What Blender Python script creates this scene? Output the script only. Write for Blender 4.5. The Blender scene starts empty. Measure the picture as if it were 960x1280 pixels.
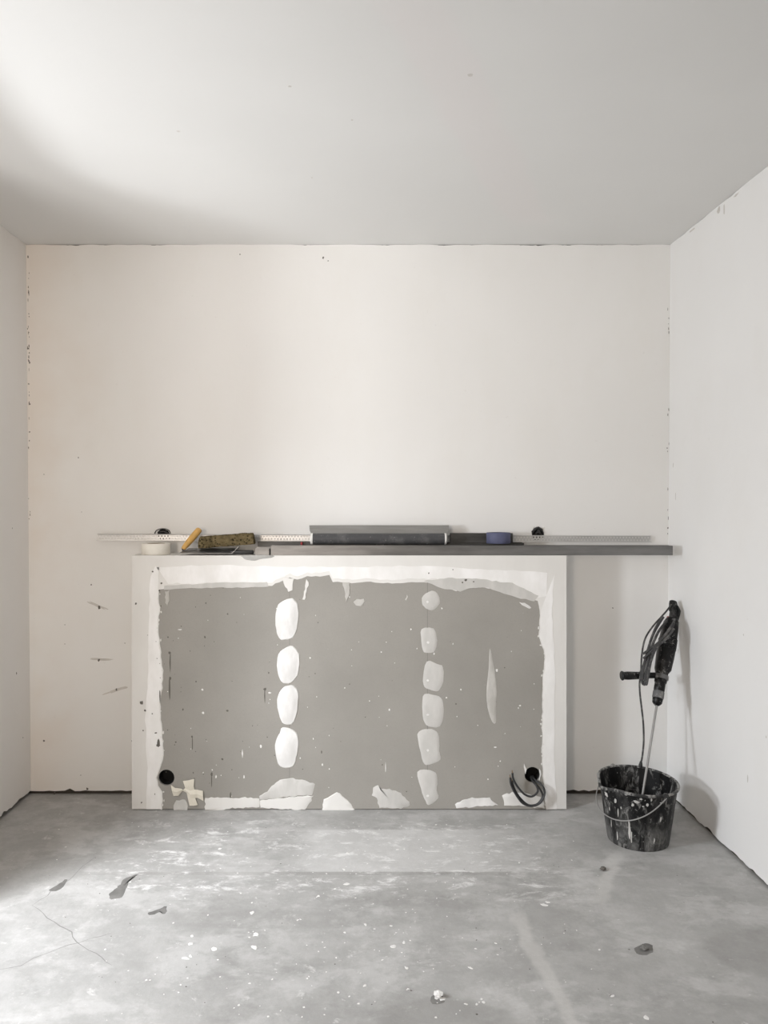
import bpy, bmesh, math, random
from mathutils import Vector, Matrix, noise as mnoise
random.seed(7)
C = bpy.context.scene.collection
S = bpy.context.scene
PI = math.pi

# ------------------------------------------------------------------ camera, light, exposure
F, CX, CY, H = 961.0, 460.0, 628.0, 1.42        # focal length and vanishing point of the photograph (px), eye height (m)
cam = bpy.data.cameras.new('camera'); cam.sensor_fit = 'AUTO'; cam.sensor_width = 36
cam.lens = 36 * F / 1280; cam.shift_x = (480 - CX) / 1280; cam.shift_y = -(640 - CY) / 1280
cam.clip_start = .02
co = bpy.data.objects.new('camera', cam); C.objects.link(co)
co.location = (0, 0, H); co.rotation_euler = (PI / 2, 0, 0); S.camera = co

S.view_settings.view_transform = 'Standard'; S.view_settings.look = 'None'
S.view_settings.gamma = 1; S.view_settings.use_curve_mapping = False
S.view_settings.exposure = -0.05
S.cycles.max_bounces = 12; S.cycles.diffuse_bounces = 8

W = bpy.data.worlds.new('sky'); S.world = W; W.use_nodes = True
W.node_tree.nodes['Background'].inputs[0].default_value = (.93, .96, 1, 1)
W.node_tree.nodes['Background'].inputs[1].default_value = 1.0

def area(name, loc, target, sx, sy, power, col, spread=180):
    l = bpy.data.lights.new(name, 'AREA'); l.shape = 'RECTANGLE'; l.size = sx; l.size_y = sy
    l.energy = power; l.color = col; l.spread = math.radians(spread)
    o = bpy.data.objects.new(name, l); C.objects.link(o); o.location = loc
    o.rotation_euler = (Vector(target) - Vector(loc)).to_track_quat('-Z', 'Y').to_euler()
    return o
# daylight through the left window, plus added fill lamps there and behind the camera
area('window_daylight', (-2.6, 1.46, 1.36), (1.4, 2.9, 1.0), .30, .30, 55, (.965, 1, 1.045))                    # compact source outside the opening, placed from the cast shadows
area('high_floor_fill', (-2.3, 1.5, 2.9), (-.8, 2.4, 0), .5, .5, 59, (1, .985, .985))                        # added lamp high outside, brightening the floor by the opening
area('floor_beam_fill', (-2.3, 1.52, 2.1), (-.65, 2.95, 0), .45, .45, 14.5, (.96, 1, 1.06), 80)  # added narrow beam aimed at the floor to brighten it
area('ceiling_beam_fill', (-2.05, 1.5, .12), (-.5, 3.1, 2.675), .4, .5, 5.9, (1, 1, 1.01), 60)              # added narrow beam thrown up to make the bright ceiling patch
area('rear_warm_fill', (-1.28, -1.17, 1.6), (-.8, 3.7, 1.6), .62, 1.4, 17, (1, .86, .73), 90)  # added warm fill lamp, no known source behind the camera

# ------------------------------------------------------------------ helpers
BY, BZ, WY, CZ = 3.55, 1.175, 3.74, 2.675       # front and top of the boxed-out half wall, back wall, ceiling
def P(px, py, d): return Vector(((px - CX) / F * d, d, H - (py - CY) / F * d))
def XL(z): return -1.64 - .009 * z
def XR(y, z): return 1.453 + .0067 * z + .022 * (3.74 - y)
WM = {}                                          # world matrix of every root / part

def mesh(name, bm, m, smooth=False):
    bmesh.ops.recalc_face_normals(bm, faces=bm.faces[:])
    me = bpy.data.meshes.new(name); bm.to_mesh(me); bm.free()
    for mm in (m if isinstance(m, (list, tuple)) else [m]): me.materials.append(mm)
    if smooth:
        for p in me.polygons: p.use_smooth = True
        try: me.set_sharp_from_angle(angle=math.radians(38))
        except Exception: pass
    return me
def obj(name, bm, m, parent=None, smooth=False, base=None):
    """one mesh object; geometry is given in world coordinates"""
    if parent is not None: M = WM[parent.name]
    else:
        if base is None:
            xs = [v.co for v in bm.verts]
            base = Vector((sum(v.x for v in xs) / len(xs), sum(v.y for v in xs) / len(xs), min(v.z for v in xs)))
        M = Matrix.Translation(base)
    bm.transform(M.inverted())
    o = bpy.data.objects.new(name, mesh(name, bm, m, smooth)); C.objects.link(o)
    if parent is not None: o.parent = parent
    else: o.matrix_world = M
    WM[o.name] = M
    return o
def tag(o, label=None, cat=None, group=None, kind=None):
    if label: o['label'] = label
    if cat: o['category'] = cat
    if group: o['group'] = group
    if kind: o['kind'] = kind
    return o
def thing(name, label, cat, loc, group=None):
    o = bpy.data.objects.new(name, None); C.objects.link(o); o.location = loc; o.empty_display_size = .05
    WM[o.name] = Matrix.Translation(loc)
    return tag(o, label, cat, group)
def struct(name, bm, m, smooth=False): return tag(obj(name, bm, m, None, smooth, Vector((0, 0, 0))), kind='structure')

def box(bm, x0, x1, y0, y1, z0, z1, M=None):
    vs = [bm.verts.new((x, y, z)) for x in (x0, x1) for y in (y0, y1) for z in (z0, z1)]
    for f in ((0, 1, 3, 2), (4, 6, 7, 5), (0, 4, 5, 1), (2, 3, 7, 6), (0, 2, 6, 4), (1, 5, 7, 3)):
        bm.faces.new([vs[i] for i in f])
    if M is not None:
        for v in vs: v.co = M @ v.co
    return vs
def thicken(bm, faces, t):
    bmesh.ops.recalc_face_normals(bm, faces=bm.faces[:]); bm.normal_update(); bmesh.ops.solidify(bm, geom=list(faces), thickness=t)
def bevel(bm, w, seg=2):
    bmesh.ops.bevel(bm, geom=bm.edges[:] , offset=w, segments=seg, affect='EDGES', profile=.5, clamp_overlap=True)
def catmull(pts, k=6, closed=False):
    pts = [Vector(p) for p in pts]; n = len(pts); out = []
    for i in range(n if closed else n - 1):
        if closed: a, b, c, d = pts[i - 1], pts[i], pts[(i + 1) % n], pts[(i + 2) % n]
        else: a, b, c, d = pts[max(i - 1, 0)], pts[i], pts[i + 1], pts[min(i + 2, n - 1)]
        for j in range(k):
            t = j / k
            out.append(.5 * ((2 * b) + (c - a) * t + (2 * a - 5 * b + 4 * c - d) * t * t + (3 * b - a - 3 * c + d) * t ** 3))
    if not closed: out.append(pts[-1])
    return out
def tube(bm, pts, r, n=8, k=6, smooth=True, closed=False):
    pts = catmull(pts, k, closed) if smooth else [Vector(p) for p in pts]
    N = len(pts); rr = r if callable(r) else (lambda t: r)
    T = []
    for i in range(N):
        a = pts[i - 1] if (i or closed) else pts[i]; b = pts[(i + 1) % N] if (i < N - 1 or closed) else pts[i]
        T.append((b - a).normalized())
    u = T[0].orthogonal().normalized(); rings = []
    for i in range(N):
        u = (u - T[i] * u.dot(T[i])).normalized(); v = T[i].cross(u)
        R = rr(i / max(N - 1, 1))
        rings.append([bm.verts.new(pts[i] + (u * math.cos(a) + v * math.sin(a)) * R) for a in [2 * PI * q / n for q in range(n)]])
    for i in range(N if closed else N - 1):
        A, B = rings[i], rings[(i + 1) % N]
        for q in range(n): bm.faces.new((A[q], A[(q + 1) % n], B[(q + 1) % n], B[q]))
    if not closed:
        bm.faces.new(rings[0][::-1]); bm.faces.new(rings[-1])
def lathe(bm, prof, n=32, M=Matrix.Identity(4), capped=(False, False), ell=None):
    rings = []
    for (r, z) in prof:
        rings.append([bm.verts.new(M @ Vector((r * math.cos(2 * PI * q / n) * (ell or 1), r * math.sin(2 * PI * q / n), z))) for q in range(n)])
    for A, B in zip(rings, rings[1:]):
        for q in range(n): bm.faces.new((A[q], A[(q + 1) % n], B[(q + 1) % n], B[q]))
    if capped[0]: bm.faces.new(rings[0][::-1])
    if capped[1]: bm.faces.new(rings[-1])
    return rings
def loft(bm, sections, n=14, power=2.6, M=Matrix.Identity(4)):
    """sections: (z, cx, cy, rx, ry) superellipse rings"""
    rings = []
    for (z, cx, cy, rx, ry) in sections:
        ring = []
        for q in range(n):
            a = 2 * PI * q / n; c, s = math.cos(a), math.sin(a)
            ring.append(bm.verts.new(M @ Vector((cx + rx * math.copysign(abs(c) ** (2 / power), c), cy + ry * math.copysign(abs(s) ** (2 / power), s), z))))
        rings.append(ring)
    for A, B in zip(rings, rings[1:]):
        for q in range(n): bm.faces.new((A[q], A[(q + 1) % n], B[(q + 1) % n], B[q]))
    bm.faces.new(rings[0][::-1]); bm.faces.new(rings[-1])
def fill(bm, loops, mp, h=0.0, side=True, depth=None):
    """flat sheet bounded by 2-D loops (first outer, others holes) lifted to h, with sides going down to depth (default 0)"""
    edges = []; tops = []
    for L in loops:
        vs = [bm.verts.new(mp(u, v, h)) for (u, v) in L]; tops.append(vs)
        for i in range(len(vs)): edges.append(bm.edges.new((vs[i], vs[(i + 1) % len(vs)])))
    bmesh.ops.triangle_fill(bm, use_beauty=True, use_dissolve=False, edges=edges)
    if side:
        for L, vs in zip(loops, tops):
            lo = [bm.verts.new(mp(u, v, depth or 0.0)) for (u, v) in L]
            for i in range(len(vs)):
                j = (i + 1) % len(vs); bm.faces.new((vs[i], vs[j], lo[j], lo[i]))
def dome(bm, outline, mp, h, rings=((1, 0), (.9, .75), (.55, 1.0))):
    n = len(outline); cx = sum(p[0] for p in outline) / n; cy = sum(p[1] for p in outline) / n; prev = None
    for (s, k) in rings:
        cur = [bm.verts.new(mp(cx + (u - cx) * s, cy + (v - cy) * s, h * k)) for (u, v) in outline]
        if prev:
            for i in range(n): bm.faces.new((prev[i], prev[(i + 1) % n], cur[(i + 1) % n], cur[i]))
        prev = cur
    c = bm.verts.new(mp(cx, cy, h * rings[-1][1]))
    for i in range(n): bm.faces.new((prev[i], prev[(i + 1) % n], c))
def blob(cx, cy, rx, ry=None, ang=0, n=9, jit=.3):
    ry = ry or rx; out = []
    for i in range(n):
        a = 2 * PI * i / n; k = 1 + random.uniform(-jit, jit)
        x, y = rx * k * math.cos(a), ry * k * math.sin(a)
        out.append((cx + x * math.cos(ang) - y * math.sin(ang), cy + x * math.sin(ang) + y * math.cos(ang)))
    return out
def smooth2(pts, k=4, jit=0.0):
    return [(p.x + random.uniform(-jit, jit), p.y + random.uniform(-jit, jit)) for p in catmull([(x, y, 0) for x, y in pts], k, True)]
def ragged(pts, step, jit):
    """open polyline resampled with jitter across it"""
    out = []
    for a, b in zip(pts, pts[1:]):
        a, b = Vector(a), Vector(b); L = (b - a).length; n = max(1, int(L / step)); nr = Vector((-(b - a).y, (b - a).x)) / max(L, 1e-9)
        for i in range(n):
            p = a.lerp(b, i / n) + (nr * random.uniform(-jit, jit) if (i or out) else Vector((0, 0)))
            out.append((p.x, p.y))
    out.append(tuple(pts[-1])); return out
def on_board(px, py, w): p = P(px, py, BY); return (p.x, BY - w, p.z)
def on_back(x, z, w): return (x, WY - w, z)
def on_floor(x, y, w): return (x, y, w)
def on_right(y, z, w): return (XR(y, z) - w, y, z)
def on_left(y, z, w): return (XL(z) + w, y, z)
def fl(px, py):
    d = H * F / (py - CY); return ((px - CX) / F * d, d)
def cl(px, py):
    d = (CZ - H) * F / (CY - py); return ((px - CX) / F * d, d)
def bk(px, py): p = P(px, py, WY); return (p.x, p.z)

# ------------------------------------------------------------------ materials
class G:
    """tiny node-graph builder"""
    def __init__(s, name):
        s.m = bpy.data.materials.new(name); s.m.use_nodes = True; s.t = s.m.node_tree; s.n = s.t.nodes
        s.b = s.n['Principled BSDF']; s.tc = s.n.new('ShaderNodeTexCoord'); s.co = s.tc.outputs['Object']
    def lk(s, a, b): s.t.links.new(a, b)
    def val(s, sock, v):
        if hasattr(v, 'default_value') or hasattr(v, 'is_linked'): s.lk(v, sock)
        else: sock.default_value = v
    def noise(s, scale, detail=5, rough=.55, co=None, dist=0, stretch=None):
        nd = s.n.new('ShaderNodeTexNoise'); nd.inputs['Scale'].default_value = scale; nd.inputs['Detail'].default_value = detail
        nd.inputs['Roughness'].default_value = rough; nd.inputs['Distortion'].default_value = dist
        c = co or s.co
        if stretch:
            mp = s.n.new('ShaderNodeMapping'); mp.inputs['Scale'].default_value = stretch; s.lk(c, mp.inputs[0]); c = mp.outputs[0]
        s.lk(c, nd.inputs['Vector']); return nd.outputs['Fac']
    def voro(s, scale, feature='F1', co=None):
        nd = s.n.new('ShaderNodeTexVoronoi'); nd.feature = feature; nd.inputs['Scale'].default_value = scale; s.lk(co or s.co, nd.inputs['Vector'])
        return nd.outputs['Distance']
    def step(s, v, lo, hi, a=0.0, b=1.0):
        nd = s.n.new('ShaderNodeMapRange'); nd.clamp = True; nd.interpolation_type = 'SMOOTHSTEP'
        for k, x in zip(('From Min', 'From Max', 'To Min', 'To Max'), (lo, hi, a, b)): nd.inputs[k].default_value = x
        s.lk(v, nd.inputs['Value']); return nd.outputs[0]
    def math(s, op, a, b=0.0):
        nd = s.n.new('ShaderNodeMath'); nd.operation = op; s.val(nd.inputs[0], a); s.val(nd.inputs[1], b); return nd.outputs[0]
    def mix(s, f, a, b, blend='MIX'):
        nd = s.n.new('ShaderNodeMix'); nd.data_type = 'RGBA'; nd.blend_type = blend
        s.val(nd.inputs[0], f)
        for k, v in ((6, a), (7, b)):
            if isinstance(v, tuple): nd.inputs[k].default_value = v if len(v) == 4 else v + (1,)
            else: s.lk(v, nd.inputs[k])
        return nd.outputs[2]
    def xyz(s, co=None):
        nd = s.n.new('ShaderNodeSeparateXYZ'); s.lk(co or s.co, nd.inputs[0]); return nd.outputs
    def warp(s, scale, amt):
        nd = s.n.new('ShaderNodeTexNoise'); nd.inputs['Scale'].default_value = scale; nd.inputs['Detail'].default_value = 4; s.lk(s.co, nd.inputs['Vector'])
        a = s.n.new('ShaderNodeVectorMath'); a.operation = 'SUBTRACT'; s.lk(nd.outputs['Color'], a.inputs[0]); a.inputs[1].default_value = (.5, .5, .5)
        b = s.n.new('ShaderNodeVectorMath'); b.operation = 'MULTIPLY_ADD'; s.lk(a.outputs[0], b.inputs[0]); b.inputs[1].default_value = (amt,) * 3; s.lk(s.co, b.inputs[2])
        return b.outputs[0]
    def slab(s, v, a, b, soft):
        return s.math('MULTIPLY', s.step(v, a - soft, a + soft), s.step(v, b - soft, b + soft, 1, 0))
    def bump(s, h, strength, dist=.004):
        nd = s.n.new('ShaderNodeBump'); nd.inputs['Strength'].default_value = strength; nd.inputs['Distance'].default_value = dist
        s.lk(h, nd.inputs['Height']); s.lk(nd.outputs[0], s.b.inputs['Normal'])
    def out(s, col, rough=.8, metal=0.0, spec=None):
        if isinstance(col, tuple): s.b.inputs['Base Color'].default_value = col if len(col) == 4 else col + (1,)
        else: s.lk(col, s.b.inputs['Base Color'])
        s.val(s.b.inputs['Roughness'], rough); s.val(s.b.inputs['Metallic'], metal)
        if spec is not None: s.b.inputs['Specular IOR Level'].default_value = spec
        return s.m

def plain(name, c, rough=.6, metal=0.0, var=.12, scale=30, bump=0.0):
    g = G(name); n = g.noise(scale)
    c2 = tuple(x * (1 - var) for x in c)
    if bump: g.bump(g.noise(scale * 2), bump)
    return g.out(g.mix(g.step(n, .3, .7), c2, c), rough, metal)
def wall_mat(name, c, bounce_tint=None):
    g = G(name); n1 = g.step(g.noise(1.1, 4, .5), .3, .7); n2 = g.step(g.noise(4, 5, .6, stretch=(1, 1, .5)), .45, .75)
    col = g.mix(n1, tuple(x * .965 for x in c), c); col = g.mix(g.math('MULTIPLY', n2, .35), col, (c[0] * .95, c[1] * .94, c[2] * .92))
    if bounce_tint:      # warm bounce light painted into the plaster colour along the corner
        x, y, z = g.xyz(g.warp(2.2, .5)); m = g.math('MULTIPLY', g.step(x, bounce_tint[0], bounce_tint[1], 1, 0), g.step(g.noise(1.6, 4), .3, .65))
        col = g.mix(g.math('MULTIPLY', m, bounce_tint[2]), col, (.62, .47, .34))
    sp = g.step(g.noise(60, 2, .5), .74, .80); col = g.mix(g.math('MULTIPLY', sp, .12), col, (.4, .36, .32))
    g.bump(g.noise(9, 6, .6), .12, .01)
    return g.out(col, .85, 0, .25)
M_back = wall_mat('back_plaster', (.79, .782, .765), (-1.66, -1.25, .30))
M_left = wall_mat('left_plaster', (.81, .785, .755))
M_right = wall_mat('right_plaster', (.79, .785, .775))
def ceiling_mat():
    g = G('ceiling_paint'); n = g.step(g.noise(.9, 3), .3, .7)
    col = g.mix(n, (.67, .665, .65), (.70, .695, .68))
    x, y, z = g.xyz(g.warp(3, .12))         # faint rosy repair band in the paint
    u = g.math('SUBTRACT', x, g.math('MULTIPLY', y, .40)); m = g.slab(u, -.75, -.56, .03)
    m = g.math('MULTIPLY', m, g.slab(y, 1.9, 3.45, .12))
    col = g.mix(g.math('MULTIPLY', m, .5), col, (.70, .665, .655))
    g.bump(g.noise(14, 5), .06, .01)
    return g.out(col, .9, 0, .2)
M_ceil = ceiling_mat()
def floor_mat():
    g = G('concrete_screed')
    n1 = g.step(g.noise(1.3, 6, .6), .36, .64); n2 = g.step(g.noise(5.5, 10, .72, dist=.15), .42, .60); n3 = g.noise(26, 6, .7)
    col = g.mix(n1, (.36, .355, .345), (.44, .435, .425))
    col = g.mix(g.math('MULTIPLY', n2, .55), col, (.55, .545, .535))
    col = g.mix(g.step(n3, .38, .66, 0, .28), col, (.29, .285, .27))
    blot = g.step(g.voro(3.1, co=g.warp(2.5, .5)), .18, .5)
    col = g.mix(g.math('MULTIPLY', blot, .35), col, (.32, .315, .305))
    cloud = g.step(g.noise(3.4, 10, .70, dist=.25, stretch=(.85, 1.2, 1)), .50, .60)
    col = g.mix(g.math('MULTIPLY', cloud, .38), col, (.61, .605, .595))
    dk = g.step(g.noise(4.4, 10, .68, dist=.2, stretch=(.8, 1.3, 1)), .54, .64); col = g.mix(g.math('MULTIPLY', dk, .35), col, (.26, .255, .245))
    fk = g.step(g.noise(48, 4, .6, stretch=(.8, 1, 1)), .66, .72); col = g.mix(g.math('MULTIPLY', fk, .5), col, (.70, .70, .685))
    x, y, z = g.xyz(); wx, wy, wz = g.xyz(g.warp(7, .10))
    # paler rectangle in the floor colour before the half wall, ending at a straight screed joint
    m = g.math('MULTIPLY', g.math('MULTIPLY', g.slab(y, 2.955, 3.335, .006), g.step(wx, .35, .75, 1, 0)), g.step(wx, -.32, -.2))
    col = g.mix(g.math('MULTIPLY', m, .50), col, (.70, .695, .685))
    m = g.math('MULTIPLY', g.slab(y, 2.93, 2.955, .004), g.slab(wx, -1.1, .6, .1)); col = g.mix(g.math('MULTIPLY', m, .30), col, (0.26, 0.248, 0.236))
    # scuffed dry plaster across the middle
    m = g.math('MULTIPLY', g.step(g.noise(10, 10, .78, dist=.35, stretch=(.7, 1.5, 1)), .52, .64), g.slab(wy, 2.75, 3.42, .12))
    m = g.math('MULTIPLY', m, g.slab(wx, -1.0, .75, .2)); col = g.mix(g.math('MULTIPLY', m, .85), col, (.78, .775, .765))
    m = g.math('MULTIPLY', g.step(g.noise(13, 10, .78, dist=.3), .58, .68), g.step(wx, .4, .9, 1, 0)); col = g.mix(g.math('MULTIPLY', m, .5), col, (0.779, 0.773, 0.755))
    # paler troweled stripe running to the viewer, pale trail by the bucket, damp spots
    ux = g.math('ADD', wx, g.math('MULTIPLY', wy, .075)); m = g.math('MULTIPLY', g.slab(ux, .69, .735, .012), g.step(wy, 2.6, 2.7, 1, 0))
    col = g.mix(g.math('MULTIPLY', m, .5), col, (0.59, 0.578, 0.555))
    ux = g.math('ADD', wx, g.math('MULTIPLY', wy, -.55)); m = g.math('MULTIPLY', g.slab(ux, -.72, -.67, .015), g.slab(wy, 2.75, 3.1, .05))
    col = g.mix(g.math('MULTIPLY', m, .45), col, (0.661, 0.649, 0.625))
    for (cx, cy, rx, ry, k) in ((.22, 2.10, .22, .10, .45), (1.26, 2.42, .20, .16, .35), (.30, 2.78, .35, .1, .22), (-.28, 2.62, .5, .06, .2)):
        a = g.math('DIVIDE', g.math('SUBTRACT', wx, cx), rx); b = g.math('DIVIDE', g.math('SUBTRACT', wy, cy), ry)
        r = g.math('ADD', g.math('MULTIPLY', a, a), g.math('MULTIPLY', b, b)); m = g.step(r, .6, 1.1, 1, 0)
        col = g.mix(g.math('MULTIPLY', m, k), col, (0.236, 0.23, 0.218))
    g.bump(g.noise(18, 8, .7), .25, .01)
    return g.out(col, g.step(n2, 0, 1, .62, .5), 0, .35)
M_floor = floor_mat()
M_gap = plain('dark_joint', (.05, .042, .033), .9)
M_dark = plain('hole_shade_black', (.006, .006, .006), .9)  # near-black colour standing in for the shade inside the holes
def board_mat():
    g = G('grey_board_paper'); a = g.step(g.noise(2.5, 5), .3, .7); b = g.noise(160, 3, .7)
    col = g.mix(a, (0.298, 0.285, 0.260), (0.336, 0.321, 0.294)); col = g.mix(g.step(b, .45, .75, 0, .16), col, (0.227, 0.218, 0.202))
    col = g.mix(g.step(g.noise(95, 2), .74, .80, 0, .3), col, (0.521, 0.504, 0.479))
    return g.out(col, .85, 0, .25)
M_board = board_mat()
def filler_mat(name, a, b, sc=14):
    g = G(name); n = g.step(g.noise(sc, 6, .6, stretch=(1, 1, .45)), .35, .7); g.bump(g.noise(30, 6, .6, stretch=(1, 1, .3)), .18, .006)
    return g.out(g.mix(n, a, b), .7, 0, .3)
M_fill = filler_mat('white_filler', (.70, .692, .675), (.85, .84, .83))
M_band = filler_mat('bright_joint_filler', (.80, .79, .77), (.88, .87, .86))
M_thin = filler_mat('thin_grey_filler', (.44, .425, .395), (.54, .525, .495), 26)
M_edge = filler_mat('edge_plaster', (.705, .692, .665), (.745, .732, .705), 5)
M_fill2 = filler_mat('drying_filler', (.53, .52, .495), (.60, .585, .56), 20)
M_speck = plain('dark_speck', (.13, .12, .105), .8)
M_smear = plain('grey_smear', (.60, .575, .54), .85)
M_pencil = plain('pencil_grey', (.20, .19, .18), .8)
M_crack = plain('grey_crack', (.27, .265, .255), .85)
M_wspeck = plain('white_speck', (.82, .81, .79), .7)
M_stain = plain('dark_damp_stain', (.215, .21, .20), .7, var=.35, scale=18)
M_floorthin = filler_mat('dried_plaster_film', (.55, .545, .53), (.66, .655, .64), 30)
def galv_mat(name, a, b, rough):
    g = G(name); n = g.step(g.noise(25, 4, .6, stretch=(.15, 1, 1)), .3, .7); return g.out(g.mix(n, a, b), rough, .75)
M_galv = galv_mat('galvanised_steel', (.155, .153, .15), (.235, .232, .228), .42)
M_galvdk = galv_mat('dull_galvanised_steel', (.065, .064, .062), (.12, .118, .116), .5)
M_bead = galv_mat('bright_galvanised_steel', (.56, .555, .545), (.68, .675, .665), .45)
M_blade = galv_mat('blade_steel', (.30, .295, .28), (.38, .37, .36), .4)
M_steel = galv_mat('worn_tool_steel', (.12, .12, .12), (.28, .28, .275), .4)
def splashed(name, base, dry, amount, sc=16, rough=.45, stretch=(1, 1, .45), spots=True, low=False):
    g = G(name); n = g.noise(sc, 8, .72, dist=.8, stretch=stretch); m = g.step(n, amount, amount + .10)
    col = g.mix(g.math('MULTIPLY', m, .8), base, dry)
    film = g.step(g.noise(sc * .5, 6, .65, stretch=stretch), .50, .68, 0, .16); col = g.mix(film, col, dry)
    if low:        # lower half of the pail keeps a thin dry film
        x, y, z = g.xyz(); k = g.math('MULTIPLY', g.step(z, .02, .17, 1, 0), g.step(g.noise(20, 7, .7, dist=.7, stretch=stretch), .38, .66)); col = g.mix(g.math('MULTIPLY', k, .62), col, dry)
    if spots: col = g.mix(g.step(g.noise(sc * 4, 3, .6), .68, .74), col, tuple(min(1, x * 1.6) for x in dry))
    g.bump(m, .3, .004)
    return g.out(col, g.step(m, 0, 1, rough, .85), 0, .22)
M_bucket = splashed('splashed_black_rubber', (.006, .006, .0065), (.23, .228, .22), .535, 30, .55, (1, 1, .5), True, True)
M_rim = splashed('caked_black_rim', (.03, .03, .03), (.36, .355, .34), .47, 22)
M_wire = plain('grey_wire', (.34, .335, .325), .5, .4)
M_drill = splashed('splashed_drill_plastic', (.007, .007, .0075), (.36, .355, .345), .57, 42, .35, (1, 1, .7))
M_drillgrey = splashed('splashed_grey_metal', (.13, .13, .13), (.36, .355, .345), .52, 40, .5)
M_red = plain('red_plastic', (.33, .025, .03), .5)
M_cord = splashed('dusty_grey_cord', (.055, .055, .056), (.17, .167, .16), .50, 30, .6, (1, 1, 1), False)
M_cable = plain('black_cable', (.035, .035, .037), .5)
M_copper = plain('bare_wire_tip', (.30, .22, .15), .4, .6)
M_wood = plain('yellow_wood', (.72, .43, .13), .5, 0, .25, 40)
M_tapew = plain('cream_tape', (.80, .77, .70), .7, 0, .04, 40)
M_core = plain('cardboard_core', (.46, .40, .32), .85)
M_tapeb = plain('blue_tape', (.085, .092, .165), .65, 0, .15)
M_tapebs = plain('blue_tape_side', (.07, .075, .15), .7, 0, .2)
M_cap = plain('white_plastic', (.78, .77, .74), .5)
M_handle = splashed('dark_splashed_handle', (.07, .07, .073), (.40, .395, .385), .64, 30, .4, (1, 1, 1))
M_black = plain('black_plastic', (.02, .02, .02), .5)
M_scrap = plain('masking_tape', (.74, .70, .60), .75, 0, .06, 30)
M_frame = plain('white_window_frame', (.8, .8, .79), .4)
def sponge_mat():
    g = G('olive_sponge'); v = g.voro(75, co=g.warp(30, .01)); n = g.step(g.noise(40, 6, .7), .3, .7)
    col = g.mix(n, (.085, .066, .034), (.19, .148, .078)); col = g.mix(g.step(v, .18, .40, 1, 0), col, (.03, .025, .013))
    g.bump(g.step(v, .1, .5), .8, .004)
    return g.out(col, .95, 0, .1)
M_sponge = sponge_mat()

# ------------------------------------------------------------------ room shell
YR = -1.2
bm = bmesh.new()
box(bm, -2.2, 1.75, YR - .1, WY + .08, -.12, 0)
floor = struct('floor', bm, M_floor)
bm = bmesh.new(); box(bm, -2.2, 1.75, YR - .1, WY + .08, CZ, CZ + .12); ceiling = struct('ceiling', bm, M_ceil)
rz = lambda a: random.uniform(0, a)
def bottom_edge(a, b, base, amp, step=.025):
    n = int((b - a) / step); return [(a + (b - a) * i / n, base + amp * (.5 + mnoise.noise((a * 3 + i * .35, base * 100, 5)) * .5) + rz(amp * .4) + (rz(amp * .8) if random.random() < .06 else 0)) for i in range(n + 1)]
def top_edge(a, b, amp, step=.012):
    n = int((b - a) / step); out = []
    for i in range(n + 1):
        k = mnoise.noise((a + i * .13, 7.7, 2)) + .18 ; out.append((a + (b - a) * i / n, CZ - (amp * max(0, k) * random.uniform(.5, 1.4) + .0004)))
    return out[::-1]
def circle(cx, cy, r, n=20, jit=0.0): return [(cx + r * (1 + random.uniform(-jit, jit)) * math.cos(2 * PI * i / n), cy + r * (1 + random.uniform(-jit, jit)) * math.sin(2 * PI * i / n)) for i in range(n)]
hl, hr = bk(204, 668), bk(672, 667)
bm = bmesh.new()
fill(bm, [bottom_edge(-1.70, 1.50, .009, .012) + top_edge(-1.70, 1.50, .007), circle(hl[0], hl[1], .029, 18, .12), circle(hr[0], hr[1], .031, 18, .15)],
     lambda u, v, w: (u, WY - w, v), 0.0, True, -.010)
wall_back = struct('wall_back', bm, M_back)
bm = bmesh.new()
y1, y2, z1, z2 = 1.15, 2.42, .04, 2.2     # tall balcony opening beside the camera
x3, x4, z3, z4 = -1.61, -.95, .85, 2.35      # unseen opening added in the rear wall for the warm fill lamp
fill(bm, [bottom_edge(YR, WY, .010, .014) + top_edge(YR, WY, .004), [(y1, z1), (y2, z1), (y2, z2), (y1, z2)]], lambda u, v, w: (XL(v) + w, u, v), 0.0, True, -.010)
for cs in ([(y1, z1), (y2, z1), (y2, z2), (y1, z2)],):
  for a, b in zip(cs, cs[1:] + cs[:1]):      # reveals of the window openings
      bm.faces.new([bm.verts.new(q) for q in ((XL(a[1]), a[0], a[1]), (XL(b[1]), b[0], b[1]), (-1.98, b[0], b[1]), (-1.98, a[0], a[1]))])
wall_left = struct('wall_left', bm, M_left)
bm = bmesh.new()
fill(bm, [bottom_edge(YR, WY, .004, .012) + top_edge(YR, WY, .005)], lambda u, v, w: (XR(u, v) - w, u, v), 0.0, True, -.010)
wall_right = struct('wall_right', bm, M_right)
bm = bmesh.new()
for q in ((-2.0, x3, 0, CZ), (x4, 1.75, 0, CZ), (x3, x4, 0, z3), (x3, x4, z4, CZ)): box(bm, q[0], q[1], YR - .1, YR, q[2], q[3])
wall_rear = struct('wall_rear', bm, M_left)
for i, (a, b) in enumerate((((-1.8, WY + .0102, -.02), (1.6, WY + .05, CZ + .05)), )):
    bm = bmesh.new(); box(bm, a[0], b[0], a[1], b[1], 0, CZ); struct('trim_1', bm, M_gap)
bm = bmesh.new()
for (ya, yb, za, zb) in ((YR, y1, 0, CZ), (y2, WY + .05, 0, CZ), (y1, y2, 0, z1), (y1, y2, z2, CZ)): box(bm, -1.98, -1.676, ya, yb, za, zb)
struct('trim_2', bm, M_gap)
bm = bmesh.new(); vs = box(bm, 1.60, 1.70, YR, WY, 0, CZ)
for v in bm.verts:
    if v.co.x < 1.65: v.co.x = XR(v.co.y, v.co.z) + .0112
struct('trim_3', bm, M_gap)
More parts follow.
